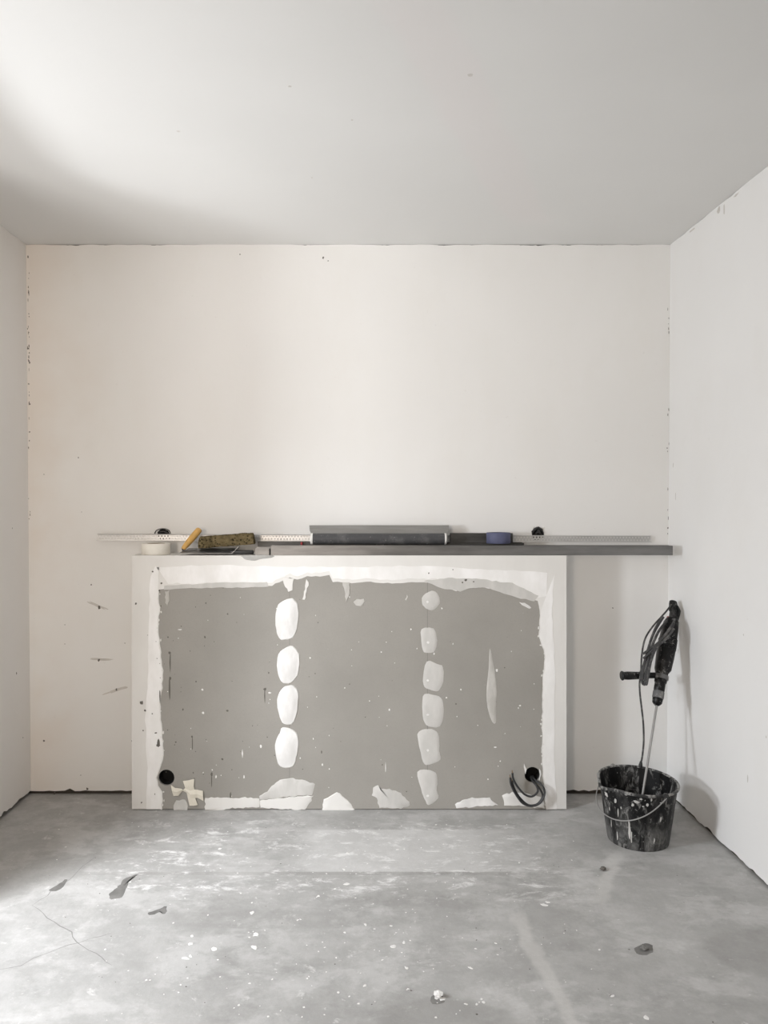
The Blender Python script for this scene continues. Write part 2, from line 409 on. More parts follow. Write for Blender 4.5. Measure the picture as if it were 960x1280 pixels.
for nm, ya, yb, za, zb in (('window_1', y1, y2, z1, z2), ('added_rear_opening', x3, x4, z3, z4)):
    rear = nm == 'added_rear_opening'; wf = tag(thing(nm, None, None, ((ya + yb) / 2, YR - .08, za) if rear else (-1.945, (ya + yb) / 2, za)), kind='structure')
    for q in ((ya, ya + .05, za, zb), (yb - .05, yb, za, zb), (ya + .05, yb - .05, za, za + .05), (ya + .05, yb - .05, zb - .05, zb)):
        bm = bmesh.new()
        if rear: box(bm, q[0], q[1], YR - .1, YR - .06, q[2], q[3])
        else: box(bm, -1.975, -1.915, *q)
        bevel(bm, .006); obj('window_frame', bm, M_frame, wf)  # the frame in the rear opening is added too

# socket holes in the back wall (black discs behind the plaster paint their inner shade)
def cup(name, parent, mp, c, r, depth, m=None):
    bm = bmesh.new(); A = [bm.verts.new(mp(*q, -.0105)) for q in circle(*c, r, 20)]; B = [bm.verts.new(mp(*q, -depth)) for q in circle(*c, r, 20)]
    for i in range(20): bm.faces.new((A[i], A[(i + 1) % 20], B[(i + 1) % 20], B[i]))
    bm.faces.new(B); return obj(name, bm, m or M_dark, parent, True)
for c, r in ((hl, .034), (hr, .036)):
    bm = bmesh.new(); mp = lambda u, v, w: (u, WY - w, v)
    dome(bm, circle(*c, r * .98, 20), lambda u, v, w: (u, WY + .0098 - w, v), .0006); obj('hole_shade_disc', bm, M_dark, wall_back)

# marks on the walls
def flecks(name, parent, mp, items, m, h=.0006):
    bm = bmesh.new()
    for it in items: dome(bm, blob(*it), mp, h)
    return tag(obj(name, bm, m, parent), kind='stuff')
bi = []
for (px, py, r) in ((124, 759, 2.2), (123.5, 825, 1.7), (145.5, 862, 1.5), (45, 997, 2), (165, 926, 1), (109, 986, 1.6), (68, 992, 1.6), (55, 926, 1.2), (114, 731, 1), (81, 781, .6), (81, 805, .6), (156, 804, .6), (101, 969, .6), (250, 899, .8), (98, 572, .8), (55, 593, .6), (102, 640, .5), (404, 322, 1.4), (410, 326, .8), (300, 318, .8), (835, 660, 1), (834, 560, .8), (37, 505, 1.2), (36, 480, 1), (37, 540, .9), (766, 760, .8)):
    c = bk(px, py); bi.append((c[0], c[1], r * .0033, r * .0042))
for i in range(38):     # crumbling left corner
    px = 34 + random.uniform(-.3, 2.2); py = random.choice((random.uniform(345, 470), random.uniform(430, 460), random.uniform(310, 650)))
    c = bk(px + (py - 304) * .006, py); bi.append((c[0], c[1], random.uniform(.001, .003), random.uniform(.002, .009)))
for i in range(16):
    c = bk(836 + random.uniform(-1.5, .6), random.uniform(380, 690)); bi.append((c[0], c[1], random.uniform(.001, .002), random.uniform(.002, .01)))
flecks('dark_speck', wall_back, on_back, bi, M_speck)
for (px, py, L, ang) in ((122, 757, 13, .38), (124, 824, 14, 0), (145, 863, 15, -.3)):
    bm = bmesh.new(); c = bk(px, py); dome(bm, blob(c[0], c[1], L * .0039, .0062, -ang, 16, .35), on_back, .0004); obj('grey_smear', bm, M_smear, wall_back)
li = [(3.60, .62, .004, .005), (3.57, 1.30, .002, .003), (3.66, .30, .003, .003)]
flecks('dark_speck', wall_left, on_left, li, M_speck)
ri = [(2.98, .35, .003, .014), (3.02, .90, .003, .004), (3.25, 2.655, .015, .016), (3.20, 2.64, .006, .022), (3.1, 2.66, .02, .005), (3.5, 2.66, .03, .004), (3.66, 1.45, .003, .02), (3.69, 1.6, .003, .012), (3.62, .72, .005, .012), (2.85, .55, .004, .004)]
flecks('dark_speck', wall_right, on_right, ri, M_smear)
ci = [(*cl(223, 164), .006), (*cl(362, 108), .005), (*cl(588, 94), .008), (*cl(440, 150), .004), (*cl(390, 222), .004)]
flecks('dark_speck', ceiling, lambda u, v, w: (u, v, CZ - w), ci, M_smear)

# floor marks
def floor_poly(name, pts, m, h=.0005, k=3, jit=.004):
    bm = bmesh.new(); dome(bm, smooth2([fl(*p) for p in pts], k, jit), on_floor, h, ((1, 0), (.96, 1), (.5, 1))); return obj(name, bm, m, floor)
floor_poly('damp_stain', [(143, 1112), (150, 1105), (158, 1097), (173, 1093), (162, 1099), (158, 1110), (152, 1121), (140, 1124), (136, 1119)], M_stain)
floor_poly('damp_stain', [(60, 1113), (75, 1104), (83, 1099), (82, 1106), (70, 1114)], M_stain)
floor_poly('damp_stain', [(186, 1141), (200, 1136), (208, 1133), (207, 1142), (198, 1140), (190, 1144)], M_stain)
floor_poly('damp_stain', [(793, 1188), (800, 1181), (812, 1180), (818, 1187), (808, 1194), (796, 1193)], M_stain)
floor_poly('damp_stain', [(538, 1249), (544, 1242), (553, 1245), (556, 1252), (545, 1256)], M_stain)
def crack(pts, w=.003):
    pts = ragged([fl(*p) for p in pts], .03, .008); bm = bmesh.new(); prev = None
    for i, (x, y) in enumerate(pts):
        q = pts[min(i + 1, len(pts) - 1)]; p = pts[max(i - 1, 0)]; t = Vector((q[0] - p[0], q[1] - p[1])).normalized(); k = w * random.uniform(.4, 1) * (.3 if i in (0, len(pts) - 1) else 1)
        cur = [bm.verts.new((x - t.y * k, y + t.x * k, .0004)), bm.verts.new((x + t.y * k, y - t.x * k, .0004))]
        if prev: bm.faces.new((prev[0], prev[1], cur[1], cur[0]))
        prev = cur
    obj('floor_crack', bm, M_crack, floor)
crack([(40, 1132), (60, 1147), (77, 1157), (92, 1171), (118, 1193), (140, 1207)], .0022)
crack([(0, 1212), (25, 1206), (60, 1192), (100, 1178), (140, 1166)], .0018)
crack([(40, 1132), (66, 1113), (90, 1096), (105, 1083), (120, 1070)], .0018)
fi = []
for i in range(230):
    px = random.gauss(430, 190); py = random.uniform(1025, 1278)
    if not 20 < px < 760: continue
    x, y = fl(px, py); r = random.choice((.0012, .0015, .002, .0025, .0035)); fi.append((x, y, r, r * random.uniform(.6, 1.6), random.uniform(0, 3)))
for (px, py, r) in ((433, 1105, .011), (435, 1067, .008), (398, 1120, .006), (315, 1141, .010), (320, 1168, .012), (268, 1186, .010), (318, 1184, .013), (238, 1195, .008), (232, 1198, .013), (430, 1087, .008), (457, 1156, .008), (456, 1232, .007), (275, 1061, .008), (497, 1062, .006), (492, 1183, .010), (505, 1178, .008), (508, 1210, .007), (547, 1246, .014), (553, 1249, .010), (588, 1210, .008), (766, 1245, .007), (808, 1272, .010), (582, 1255, .006), (605, 1253, .006), (685, 1128, .01), (680, 1131, .012), (238, 1180, .009), (240, 1170, .006)):
    x, y = fl(px, py); fi.append((x, y, r, r * random.uniform(.5, .9), random.uniform(0, 3)))
flecks('plaster_splatter', floor, on_floor, fi, M_wspeck, .0012)
fi = []
for i in range(60):
    x, y = fl(random.uniform(60, 900), random.uniform(1030, 1278)); r = random.uniform(.001, .003); fi.append((x, y, r, r))
flecks('dark_speck', floor, on_floor, fi, M_speck)

# ------------------------------------------------------------------ boxed-out half wall
hw = thing('half_wall', 'low boxed-out plasterboard half wall with white filled edges and grey middle, on the concrete floor', 'half wall', Vector((-.087, BY + .09, 0)))
bx0, bx1 = -1.09, .916
hole_l, hole_r = (208, 972, 10), (665.5, 968.5, 9.8)
def circ_px(c, n=22): return [(c[0] + c[2] * math.cos(2 * PI * i / n), c[1] + c[2] * math.sin(2 * PI * i / n)) for i in range(n)]
pb = lambda x, z: (CX + x * F / BY, CY - (z - H) * F / BY)
c4 = [pb(bx0, .004), pb(bx1, .004), pb(bx1, BZ), pb(bx0, BZ)]
bm = bmesh.new(); fill(bm, [c4, circ_px(hole_l), circ_px(hole_r)], on_board, 0.0, True, -.0125)
obj('front_board', bm, M_board, hw)
bm = bmesh.new(); box(bm, bx0, bx0 + .0125, BY + .0125, WY, .004, BZ); tag(obj('end_board', bm, M_edge, hw))
bm = bmesh.new(); box(bm, bx1 - .0125, bx1, BY + .0125, WY, .004, BZ); obj('end_board', bm, M_edge, hw)
bm = bmesh.new(); box(bm, bx0 + .0125, bx1 - .0125, BY + .0125, WY, BZ - .0125, BZ); obj('top_board', bm, M_edge, hw)
for hc in (hole_l, hole_r):
    bm = bmesh.new(); A = [bm.verts.new(on_board(*q, -.0126)) for q in circ_px(hc)]; B = [bm.verts.new(on_board(*q, -.06)) for q in circ_px(hc)]
    for i in range(22): bm.faces.new((A[i], A[(i + 1) % 22], B[(i + 1) % 22], B[i]))
    bm.faces.new(B); tag(obj('hole_shade_cup', bm, M_dark, hw), 'black shade cup inside a round empty socket hole')  # black cup added to keep the inside of the hole fully dark
L0, R0, T0, B0 = c4[0][0], c4[1][0], c4[2][1], c4[0][1]
in_left = [(199, 737), (199.5, 765), (198, 790), (201, 815), (204, 838), (203, 860), (200, 878), (202, 905), (204, 932), (204, 950), (199, 962), (196.5, 972), (198, 982), (203, 990), (203, B0)]
in_top = [(199, 737), (222, 733.5), (242, 735), (265, 732.5), (292, 734), (320, 733.5), (340, 732), (349, 727.5), (362, 722), (372, 725), (384, 720.5), (400, 720.5), (412, 718.5), (416, 727), (440, 728.5), (458, 727), (490, 729), (520, 727.5), (545, 728), (553, 735), (570, 738.5), (585, 735), (605, 734), (625, 738), (645, 745.5), (672, 751)]
in_right = [(672, 751), (675, 770), (673.5, 795), (679, 812), (681, 822), (678, 850), (677.5, 900), (677, 950), (679, 975), (682, B0)]
sheet_l = ragged(in_left, 5, .8); sheet_t = ragged(in_top, 5, .7); sheet_r = ragged(in_right, 5, .7)
def band(name, outline, m, h, label=None):
    bm = bmesh.new(); fill(bm, [outline], on_board, h); return tag(obj(name, bm, m, hw), label)
band('edge_plaster', [(L0, B0), (L0, T0)] + [(199, T0)] + sheet_l, M_edge, .0010)
band('edge_plaster', [(R0, T0), (R0, B0)] + sheet_r[::-1] + [(672, T0)], M_edge, .0010)
band('edge_plaster', [(199, T0), (672, T0)] + sheet_t[::-1], M_edge, .0010)
# brighter second coats
inset = lambda pts, dx, dy, j=.5: [(x + dx + random.uniform(-j, j), y + dy + random.uniform(-j, j)) for x, y in pts]
lo = ragged([(183, B0), (184, 960), (182, 900), (185, 840), (186, 780), (188, 720), (194, 708)], 9, 1.0)
band('joint_filler', lo + inset(sheet_t, 0, -4)[4:-14] and (lo + [(199, 708)] + inset(sheet_l, -1.2, 0, .4)[2:]), M_band, .0022, 'brighter vertical filler strip')
ro = ragged([(693, 718), (690, 760), (694, 850), (692, 940), (696, B0)], 9, .8)
band('joint_filler', ro + inset(sheet_r, 1.2, 0, .4)[2:][::-1], M_band, .0022, 'brighter vertical filler strip')
to = ragged([(196, 709), (260, 706), (340, 708), (430, 709), (520, 707), (600, 711), (684, 716)], 10, .9)
band('joint_filler', to + [(683, 745), (673, 747)] + inset(sheet_t, 0, -4.5, .6)[2:-2][::-1], M_band, .0022, 'bright white filler band under the top edge')
# translucent feathered filler below the top band
def spot(name, pts, m, h, k=3, jit=.35, label=None, rings=((1, 0), (.93, .8), (.55, 1.0))):
    bm = bmesh.new(); dome(bm, smooth2(pts, k, jit), on_board, h, rings); return tag(obj(name, bm, m, hw, True), label)
def Z(ox, oy, pts): return [(ox + x / 3.2, oy + y / 3.2) for x, y in pts]
band('thin_filler', ragged([(540, 730), (556, 737), (562, 737), (575, 739), (590, 734), (610, 735), (640, 745), (668, 752), (673, 745), (640, 729), (600, 724), (560, 722), (530, 726), (540, 730)], 5, .8), M_fill2, .0026)
band('thin_filler', ragged([(205, 737), (240, 735), (290, 734.5), (336, 733), (334, 728), (290, 727.5), (240, 730), (205, 732), (205, 737)], 6, .7), M_fill2, .0026)
z5, z6, z7, z8 = (150, 680), (150, 860), (440, 690), (440, 860)
ls = [Z(*z5, [(680, 217), (700, 225), (712, 245), (714, 290), (708, 340), (690, 375), (660, 383), (640, 380), (628, 355), (622, 310), (626, 262), (640, 235)]),
      Z(*z5, [(680, 408), (700, 415), (716, 440), (718, 480), (710, 525), (690, 552), (665, 558), (645, 550), (632, 520), (628, 470), (640, 430)]),
      Z(*z6, [(680, -12), (700, -5), (713, 20), (712, 70), (700, 125), (685, 145), (660, 145), (645, 130), (630, 80), (632, 30), (650, 0)]),
      Z(*z6, [(650, 158), (690, 165), (710, 190), (713, 230), (705, 280), (690, 315), (650, 318), (632, 300), (622, 260), (622, 215), (640, 180)])]
for p in ls: spot('filler_spot', p, M_fill, .010, rings=((1, 0), (.96, .35), (.8, .45), (.62, .75), (.3, 1.0)))
rs = [Z(*z7, [(318, 155), (340, 165), (352, 190), (345, 215), (320, 233), (295, 225), (280, 205), (285, 175)]),
      Z(*z7, [(278, 308), (325, 306), (338, 335), (340, 365), (328, 400), (288, 400), (278, 360)]),
      Z(*z7, [(300, 438), (340, 448), (365, 462), (364, 520), (345, 555), (320, 553), (290, 540), (285, 500)]),
      Z(*z8, [(290, 25), (335, 30), (362, 48), (366, 100), (358, 145), (335, 158), (295, 148), (284, 110), (280, 60)]),
      Z(*z8, [(262, 185), (290, 165), (330, 168), (348, 195), (350, 250), (354, 285), (320, 303), (290, 306), (275, 260)]),
      Z(*z8, [(262, 335), (300, 326), (335, 340), (343, 370), (340, 410), (345, 440), (310, 468), (295, 455), (275, 400)])]
dots = [(302, 200), (304, 362), (303, 513), (303, 106 + 544), (303, 249 + 544), (303, 430 + 544)]
for p, d in zip(rs, dots):
    o = spot('filler_spot', p, M_fill2, .0022)
    bm = bmesh.new(); c = Z(*z7, [d])[0]; dome(bm, blob(c[0], c[1], 1.7, 1.7, 0, 9, .2), lambda u, v, w: on_board(u, v, w + .0018), .0012); obj('screw_plug', bm, M_wspeck, o)
spot('filler_streak', Z(*z7, [(552, 385), (562, 430), (572, 480), (578, 540), (577, 600), (577, 640), (575, 682), (562, 682), (546, 640), (537, 570), (545, 490), (548, 430)]), M_thin, .0012, 3, .25)
for p, m in ((Z(*z6, [(600, 400), (640, 365), (680, 358), (740, 370), (782, 385), (768, 428), (700, 432), (620, 440), (560, 446), (556, 430), (590, 415)]), M_fill2),
             (Z(*z6, [(560, 450), (620, 443), (700, 436), (772, 430), (765, 450), (740, 488), (640, 485), (560, 478)]), M_edge),
             (Z(*z6, [(340, 440), (390, 438), (440, 441), (500, 438), (556, 442), (558, 478), (450, 480), (400, 490), (340, 488)]), M_edge),
             (Z(*z6, [(815, 445), (832, 440), (868, 415), (900, 440), (925, 465), (940, 489), (870, 491), (808, 489)]), M_edge),
             (Z(*z8, [(85, 398), (105, 388), (112, 405), (150, 402), (195, 420), (228, 455), (232, 470), (195, 484), (110, 480), (98, 440), (80, 430)]), M_fill2),
             (Z(*z8, [(412, 465), (440, 447), (480, 438), (550, 440), (585, 468), (500, 474), (420, 480)]), M_fill),
             (Z(*z8, [(600, 430), (640, 418), (700, 420), (760, 440), (772, 482), (680, 472), (610, 470)]), M_edge),
             (Z(*z5, [(648, 132), (694, 138), (690, 185), (675, 190), (655, 160)]), M_edge),
             (Z(*z5, [(745, 140), (756, 152), (748, 190), (738, 225), (730, 222), (738, 180)]), M_edge),
             (Z(*z5, [(890, 152), (918, 152), (920, 185), (906, 232), (900, 200)]), M_thin),
             (Z(*z7, [(5, 200), (20, 190), (45, 188), (52, 198), (35, 220), (15, 215)]), M_thin),
             (Z(*z7, [(668, 200), (690, 203), (718, 225), (708, 228), (680, 212)]), M_fill),
             (Z(*z7, [(212, 190), (219, 170), (222, 178), (214, 195)]), M_fill2),
             (Z(*z5, [(180, 190), (200, 185), (196, 225), (190, 248), (182, 235)]), M_thin),
             (Z(*z6, [(214, 470), (225, 450), (262, 446), (272, 470), (270, 490), (216, 490)]), M_fill2),
             (Z(*z8, [(750, 322), (757, 345), (750, 372), (744, 366), (750, 345)]), M_wspeck),
             (Z(*z8, [(688, 302), (696, 325), (694, 345), (689, 330)]), M_wspeck)):
    bm = bmesh.new(); dome(bm, ragged(list(p) + [p[0]], 3.2, .9)[:-1], on_board, .0022, ((1, 0), (.95, 1), (.5, 1))); obj('filler_patch', bm, m, hw, True)
spot('grey_wet_stain', [(303, 694), (341, 694), (340, 697), (325, 699), (318, 701), (308, 700), (303, 697)], plain('wet_grey', (.40, .395, .38), .5), .0030, 3, .3)
for x, y0, y1_ in ((362, 733, 985), (534.3, 728, 985)):
    bm = bmesh.new(); a, b = P(x, y0, BY), P(x, y1_, BY); box(bm, a.x - .0009, a.x + .0009, BY - .0003, BY - .00005, b.z, a.z); tag(obj('pencil_line', bm, M_pencil, hw), 'thin pencilled stud line')
sp = []
for i in range(38):
    px = random.gauss(235, 45); py = random.uniform(730, 1000)
    if px < 168 or px > 480: continue
    r = random.choice((.5, .5, .7, 1.0)); sp.append((px, py, r, r * random.uniform(.8, 2)))
for i in range(30):
    px, py = random.uniform(200, 670), random.uniform(745, 1000); r = random.choice((.4, .5, .7)); sp.append((px, py, r, r))
for (px, py, r, ry) in ((170, 754.5, 1.3, 1.3), (176.5, 878.5, 1.6, 2.2), (181.5, 888, 1.4, 1.4), (190.5, 892, .8, .8), (195, 916, 1.6, 1), (198.5, 929, 1.8, 5), (198, 931, 2.8, 2.2), (212, 816, 1.6, 1.6), (212.7, 828, .9, 12), (212.7, 848, 1.6, 2), (212, 862, 1.0, 14), (331, 861.5, 1.8, 2), (331, 870, .7, 9), (240, 921, 1, 1.5), (240.5, 929, .7, 8), (264.5, 968, 1.4, 3), (264.5, 977, .7, 8), (284, 888.5, 1.6, 1.3), (278, 949, 1.4, 1.5), (288, 994, 1, 4), (191, 714.5, 1, 1), (202, 729, 1.1, 1.1), (210, 796.5, 1, 1), (245, 852, 1, 1), (361, 880, 1, 1), (356, 932, 1, 1), (402, 940, .9, 2), (297, 1006, 1.4, 2), (272, 1006, 1.2, 2.4), (582, 725, 2.4, 1.6), (578, 728, 1.3, 1), (592, 727, 1.2, 1), (536, 716.5, 1, .8), (566, 712, .8, .6), (178, 878, .9, 3), (179, 913, .8, 1), (177, 1003, .9, 1.2), (200, 870, .8, 8), (570, 880, .9, 1), (394, 842, .7, .8)):
    sp.append((px, py, r, ry))
flecks('dark_splatter', hw, lambda u, v, w: on_board(u, v, w + (.0022 if u < 205 or v < 735 else 0)), [(a, b, c, d, 0, 8, .25) for a, b, c, d in sp], M_speck)
sp = []
for i in range(70):
    px, py = random.uniform(205, 672), random.uniform(745, 1000); r = random.choice((.4, .5, .6, .9)); sp.append((px, py, r, r * random.uniform(.8, 2)))
for (px, py, r, ry) in ((254, 891, 1.6, 1.6), (326, 933, 1.2, 2), (303, 942, .8, 5), (270, 971, 1, 2), (225, 787, 3, .8), (576, 862, .9, .9), (558, 872, 1, 1), (650, 882, 1.4, 1), (610, 974, 1, 1), (619, 934, 2, .8), (253, 862, 1.4, 1.4), (482, 960, .5, 6), (305, 971, .8, 2), (337, 866, 2, 1), (621, 838, 1.5, 2.2)):
    sp.append((px, py, r, ry))
flecks('white_splatter', hw, on_board, [(a, b, c, d, 0, 8, .25) for a, b, c, d in sp], M_wspeck)
# crumbly rim where the edge plaster meets the paper
sp = []
for (x, y) in sheet_l[::1] + sheet_r[::1]:
    if random.random() < .55 and abs(y - 972) > 14: sp.append((x + random.uniform(-1.5, 1.5), y, random.uniform(.4, 1.3), random.uniform(.6, 2), 0, 7, .3))
flecks('filler_crumbs', hw, on_board, sp, M_edge, .0025)

# ------------------------------------------------------------------ cables and torn tape at the half wall
cb = thing('electrical_cable', 'dark cables looping out of the socket hole low at the right of the half wall', 'cable', P(665, 1000, BY - .03))
def wpath(pts): return [P(440 + x / 3.2, 860 + y / 3.2, BY - w) for x, y, w in pts]
for pts in ([(716, 352, -.03), (722, 372, .004), (738, 392, .03), (742, 415, .04), (720, 434, .045), (690, 425, .045), (660, 392, .045), (645, 362, .05), (642, 340, .052)],
            [(722, 352, -.03), (735, 370, .004), (762, 392, .03), (770, 425, .035), (752, 460, .04), (718, 472, .04), (682, 460, .042), (652, 420, .045), (636, 385, .05), (633, 358, .052)],
            [(712, 356, -.03), (728, 378, .004), (752, 405, .022), (762, 435, .03), (740, 465, .03), (705, 468, .032), (672, 440, .036), (650, 405, .04), (640, 372, .045)]):
    bm = bmesh.new(); p = wpath(pts); tube(bm, p, .0048, 8, 6); cbl = obj('cable', bm, M_cable, cb, True)
    bm = bmesh.new(); d = (p[-1] - p[-2]).normalized(); tube(bm, [p[-1] - d * .002, p[-1] + d * .012], .0028, 6, 1, False); obj('wire_tip', bm, M_copper, cbl)
def scrap(name, pts, label, folds=.008):
    bm = bmesh.new(); n = len(pts) // 2; prev = None
    for i in range(n):
        a, b = pts[i], pts[-1 - i]; w = .003 + folds * (.5 + .5 * math.sin(i * 2.1))
        cur = [bm.verts.new(on_board(*a, w)), bm.verts.new(on_board((a[0] + b[0]) / 2, (a[1] + b[1]) / 2, w + .004)), bm.verts.new(on_board(*b, w * .7))]
        if prev:
            bm.faces.new((prev[0], prev[1], cur[1], cur[0])); bm.faces.new((prev[1], prev[2], cur[2], cur[1]))
        prev = cur
    bmesh.ops.recalc_face_normals(bm, faces=bm.faces[:])
    thicken(bm, bm.faces[:], .0007)
    return tag(obj(name, bm, M_scrap), label, 'tape')
scrap('masking_tape', Z(*z6, [(205, 385), (222, 396), (245, 402), (270, 418), (282, 440), (310, 438), (335, 450)][:7] + [(333, 410), (310, 406), (285, 402), (262, 398), (250, 410), (235, 428), (215, 430)]), 'cream strip of torn masking tape running from the left socket hole')
scrap('masking_tape', Z(*z6, [(253, 370), (262, 395), (268, 420), (274, 445), (280, 468), (312, 466), (302, 440), (300, 415), (296, 390), (298, 362)]), 'upright cream piece of torn masking tape over the lower left filler', .005)

# ------------------------------------------------------------------ things on the ledge
BT = BZ + .0005
def ring_roll(name, label, c, R, r, z0, h, mt, ms):
    t = thing(name, label, 'tape', Vector((c[0], c[1], z0))); n = 40
    M = Matrix.Translation((c[0], c[1], z0)); bm = bmesh.new()
    lathe(bm, [(r + .002, .0008), (R - .001, 0), (R, .0015), (R, h - .0015), (R - .001, h), (r + .002, h - .0008)], n, M); obj('tape_winding', bm, mt, t, True)
    bm = bmesh.new(); lathe(bm, [(r + .002, h - .0008), (r + .0015, h), (r, h), (r, 0), (r + .0015, 0), (r + .002, .0008)], n, M); obj('core', bm, ms, t, True)
    return t
pw = P(195.5, 690, 3.625); ring_roll('tape_roll', 'cream white masking tape roll standing on the left end of the half wall', (pw.x, 3.619), .066, .039, BT, .052, M_tapew, M_core)

# trowel: steel blade tipped up at the back, bent shank, yellow wooden handle
tr = thing('trowel', 'plastering trowel with a yellow wooden handle and dark steel blade, lying under the sponge', 'trowel', P(262, 692, 3.58))
bm = bmesh.new(); a, b, c, d = P(224, 692.2, 3.557), P(291, 692.6, 3.557), P(299, 686.3, 3.655), P(236, 686.3, 3.655)
vs = [bm.verts.new(v) for v in (a, b, c, d)]; f = bm.faces.new(vs); thicken(bm, [f], .0018); bm.transform(Matrix.Translation((0, 0, .0028)))
obj('blade', bm, M_steel, tr)
ha, hb = P(228.5, 686.5, 3.60), P(249.5, 661.5, 3.665)
bm = bmesh.new(); tube(bm, [P(246, 687.2, 3.61), P(236, 688.5, 3.60), P(229, 688, 3.598), ha, ha.lerp(hb, .2)], .0038, 8); obj('shank', bm, M_steel, tr, True)
bm = bmesh.new(); tube(bm, [ha.lerp(hb, t) for t in (0, .08, .25, .45, .7, .9, 1)], lambda t: (.0085 + .0075 * math.sin(min(1, t * 1.25) * PI * .62)) * (1 if t < .93 else .72), 14, 4); obj('handle', bm, M_wood, tr, True)

# sponge: pitted block, tipped up to the right
bm = bmesh.new(); bmesh.ops.create_cube(bm, size=1); bmesh.ops.subdivide_edges(bm, edges=bm.edges[:], cuts=22, use_grid_fill=True)
s0, s1 = P(248, 680, 3.63), P(318, 676, 3.63); Ls = s1.x - s0.x
for v in bm.verts:
    q = v.co.copy(); p = Vector((q.x * Ls * (1 - .05 * q.z), q.y * .085, q.z * .054))
    k = 1 - .05 * (abs(q.x * 2) ** 8 + abs(q.z * 2) ** 8 + abs(q.y * 2) ** 8) / 2; p *= k
    nz = mnoise.noise(p * 90) * .0035 + mnoise.noise(p * 25) * .004
    cell = mnoise.noise(p * 160 + Vector((9, 3, 1))); nz -= max(0, cell - .1) * .012
    v.co = p + q.normalized() * nz
Ms = Matrix.Translation(P(283.5, 675.4, 3.625)) @ Matrix.Rotation(-.075, 4, 'Y') @ Matrix.Rotation(.05, 4, 'Z')
bm.transform(Ms); sg = tag(obj('sponge', bm, M_sponge, None, True), 'coarse olive brown sponge block lying on the trowel blade', 'sponge')

# putty knife: flared steel blade curling up at left, black handle
pk = thing('putty_knife', 'putty knife with black handle and curled steel blade in front of the sponge', 'putty knife', P(300, 692, 3.57))
bm = bmesh.new(); prev = None
for (px, py, dz, w) in ((289, 691.5, 0, .030), (292, 689.5, 0, .026), (295, 686.2, 0, .022), (298, 683.2, 0, .018)):
    p = P(px, py, 3.556); cur = [bm.verts.new(p), bm.verts.new(p + Vector((.004, w, .001)))]
    if prev: bm.faces.new((prev[0], cur[0], cur[1], prev[1]))
    prev = cur
thicken(bm, bm.faces[:], .0012); obj('blade', bm, plain('light_steel', (.50, .49, .47), .4, .5), pk)
bm = bmesh.new(); a, b = P(288, 690, 3.572), P(317, 690.2, 3.572); loft(bm, [(0, 0, 0, .007, .006), (.01, 0, 0, .011, .0085), (.06, 0, 0, .012, .0092), ((b - a).length - .004, 0, 0, .0125, .0095), ((b - a).length, 0, 0, .010, .007)], 14, 3, Matrix.Translation(a) @ (b - a).to_track_quat('Z', 'Y').to_matrix().to_4x4()); obj('handle', bm, M_black, pk, True)
# bracket: small galvanised U clip
bm = bmesh.new(); a, b = P(319, 692, 3.558), P(336.5, 685.2, 3.558); t_ = .0015
box(bm, a.x, b.x, 3.558, 3.558 + t_, BT, b.z); box(bm, a.x, b.x, 3.606, 3.606 + t_, BT, b.z + .003); box(bm, a.x, b.x, 3.558 + t_, 3.606, BT, BT + t_)
box(bm, a.x, a.x + .010, 3.5565, 3.558, BT + .004, b.z - .004); box(bm, b.x - .012, b.x - .004, 3.5565, 3.558, BT, b.z - .002)
box(bm, a.x + .008, b.x, 3.559 + t_, 3.605, b.z - .006, b.z - .0045)
tag(obj('metal_bracket', bm, M_galv), 'small galvanised metal bracket between the putty knife and the long front profile', 'bracket')

# steel profiles
def channel(name, label, px0, px1, y0, y1, z0, z1, m, d=None, lip=.005, t=.0014):
    d = d or y0; x0, x1 = (px0 - CX) / F * d, (px1 - CX) / F * d
    pr = [(y0, z1), (y0, z0), (y1, z0), (y1, z1), (y1 - lip, z1), (y1 - lip, z1 - t), (y1 - t, z1 - t), (y1 - t, z0 + t), (y0 + t, z0 + t), (y0 + t, z1 - t), (y0 + lip, z1 - t), (y0 + lip, z1)]
    bm = bmesh.new(); A = [bm.verts.new((x0, y, z)) for y, z in pr]; B = [bm.verts.new((x1, y, z)) for y, z in pr]
    for i in range(len(pr)): j = (i + 1) % len(pr); bm.faces.new((A[i], A[j], B[j], B[i]))
    for V in (A, B[::-1]): f = bm.faces.new(V); bmesh.ops.triangulate(bm, faces=[f])
    return tag(obj(name, bm, m), label, 'metal profile')
channel('steel_channel', 'long grey steel channel along the front of the ledge, overhanging its right end', 338.5, 841, 3.556, 3.608, BT, 1.2195, M_galv, lip=.004)
channel('steel_channel', 'dull steel channel behind the front profile, left of the wide blade', 322, 470, 3.657, 3.7165, BT, 1.2345, M_galvdk)
channel('steel_channel', 'dull steel channel lying under the blue tape roll', 480, 655, 3.657, 3.7165, BT, 1.2270, M_galvdk)
channel('steel_channel', 'short dark steel channel on top, right of the wide blade and behind the blue tape', 563, 641, 3.6845, 3.7035, 1.2274, 1.2725, M_galvdk)
bm = bmesh.new(); p = P(377, 678, 3.645); box(bm, p.x - .005, p.x + .005, 3.6405, 3.6505, 1.2205, 1.232); bevel(bm, .002, 1); box(bm, p.x - .0035, p.x + .0035, 3.642, 3.649, BT, 1.2205)
tag(obj('marker_pen', bm, M_red), 'small red capped marker end just left of the wide blade', 'marker')

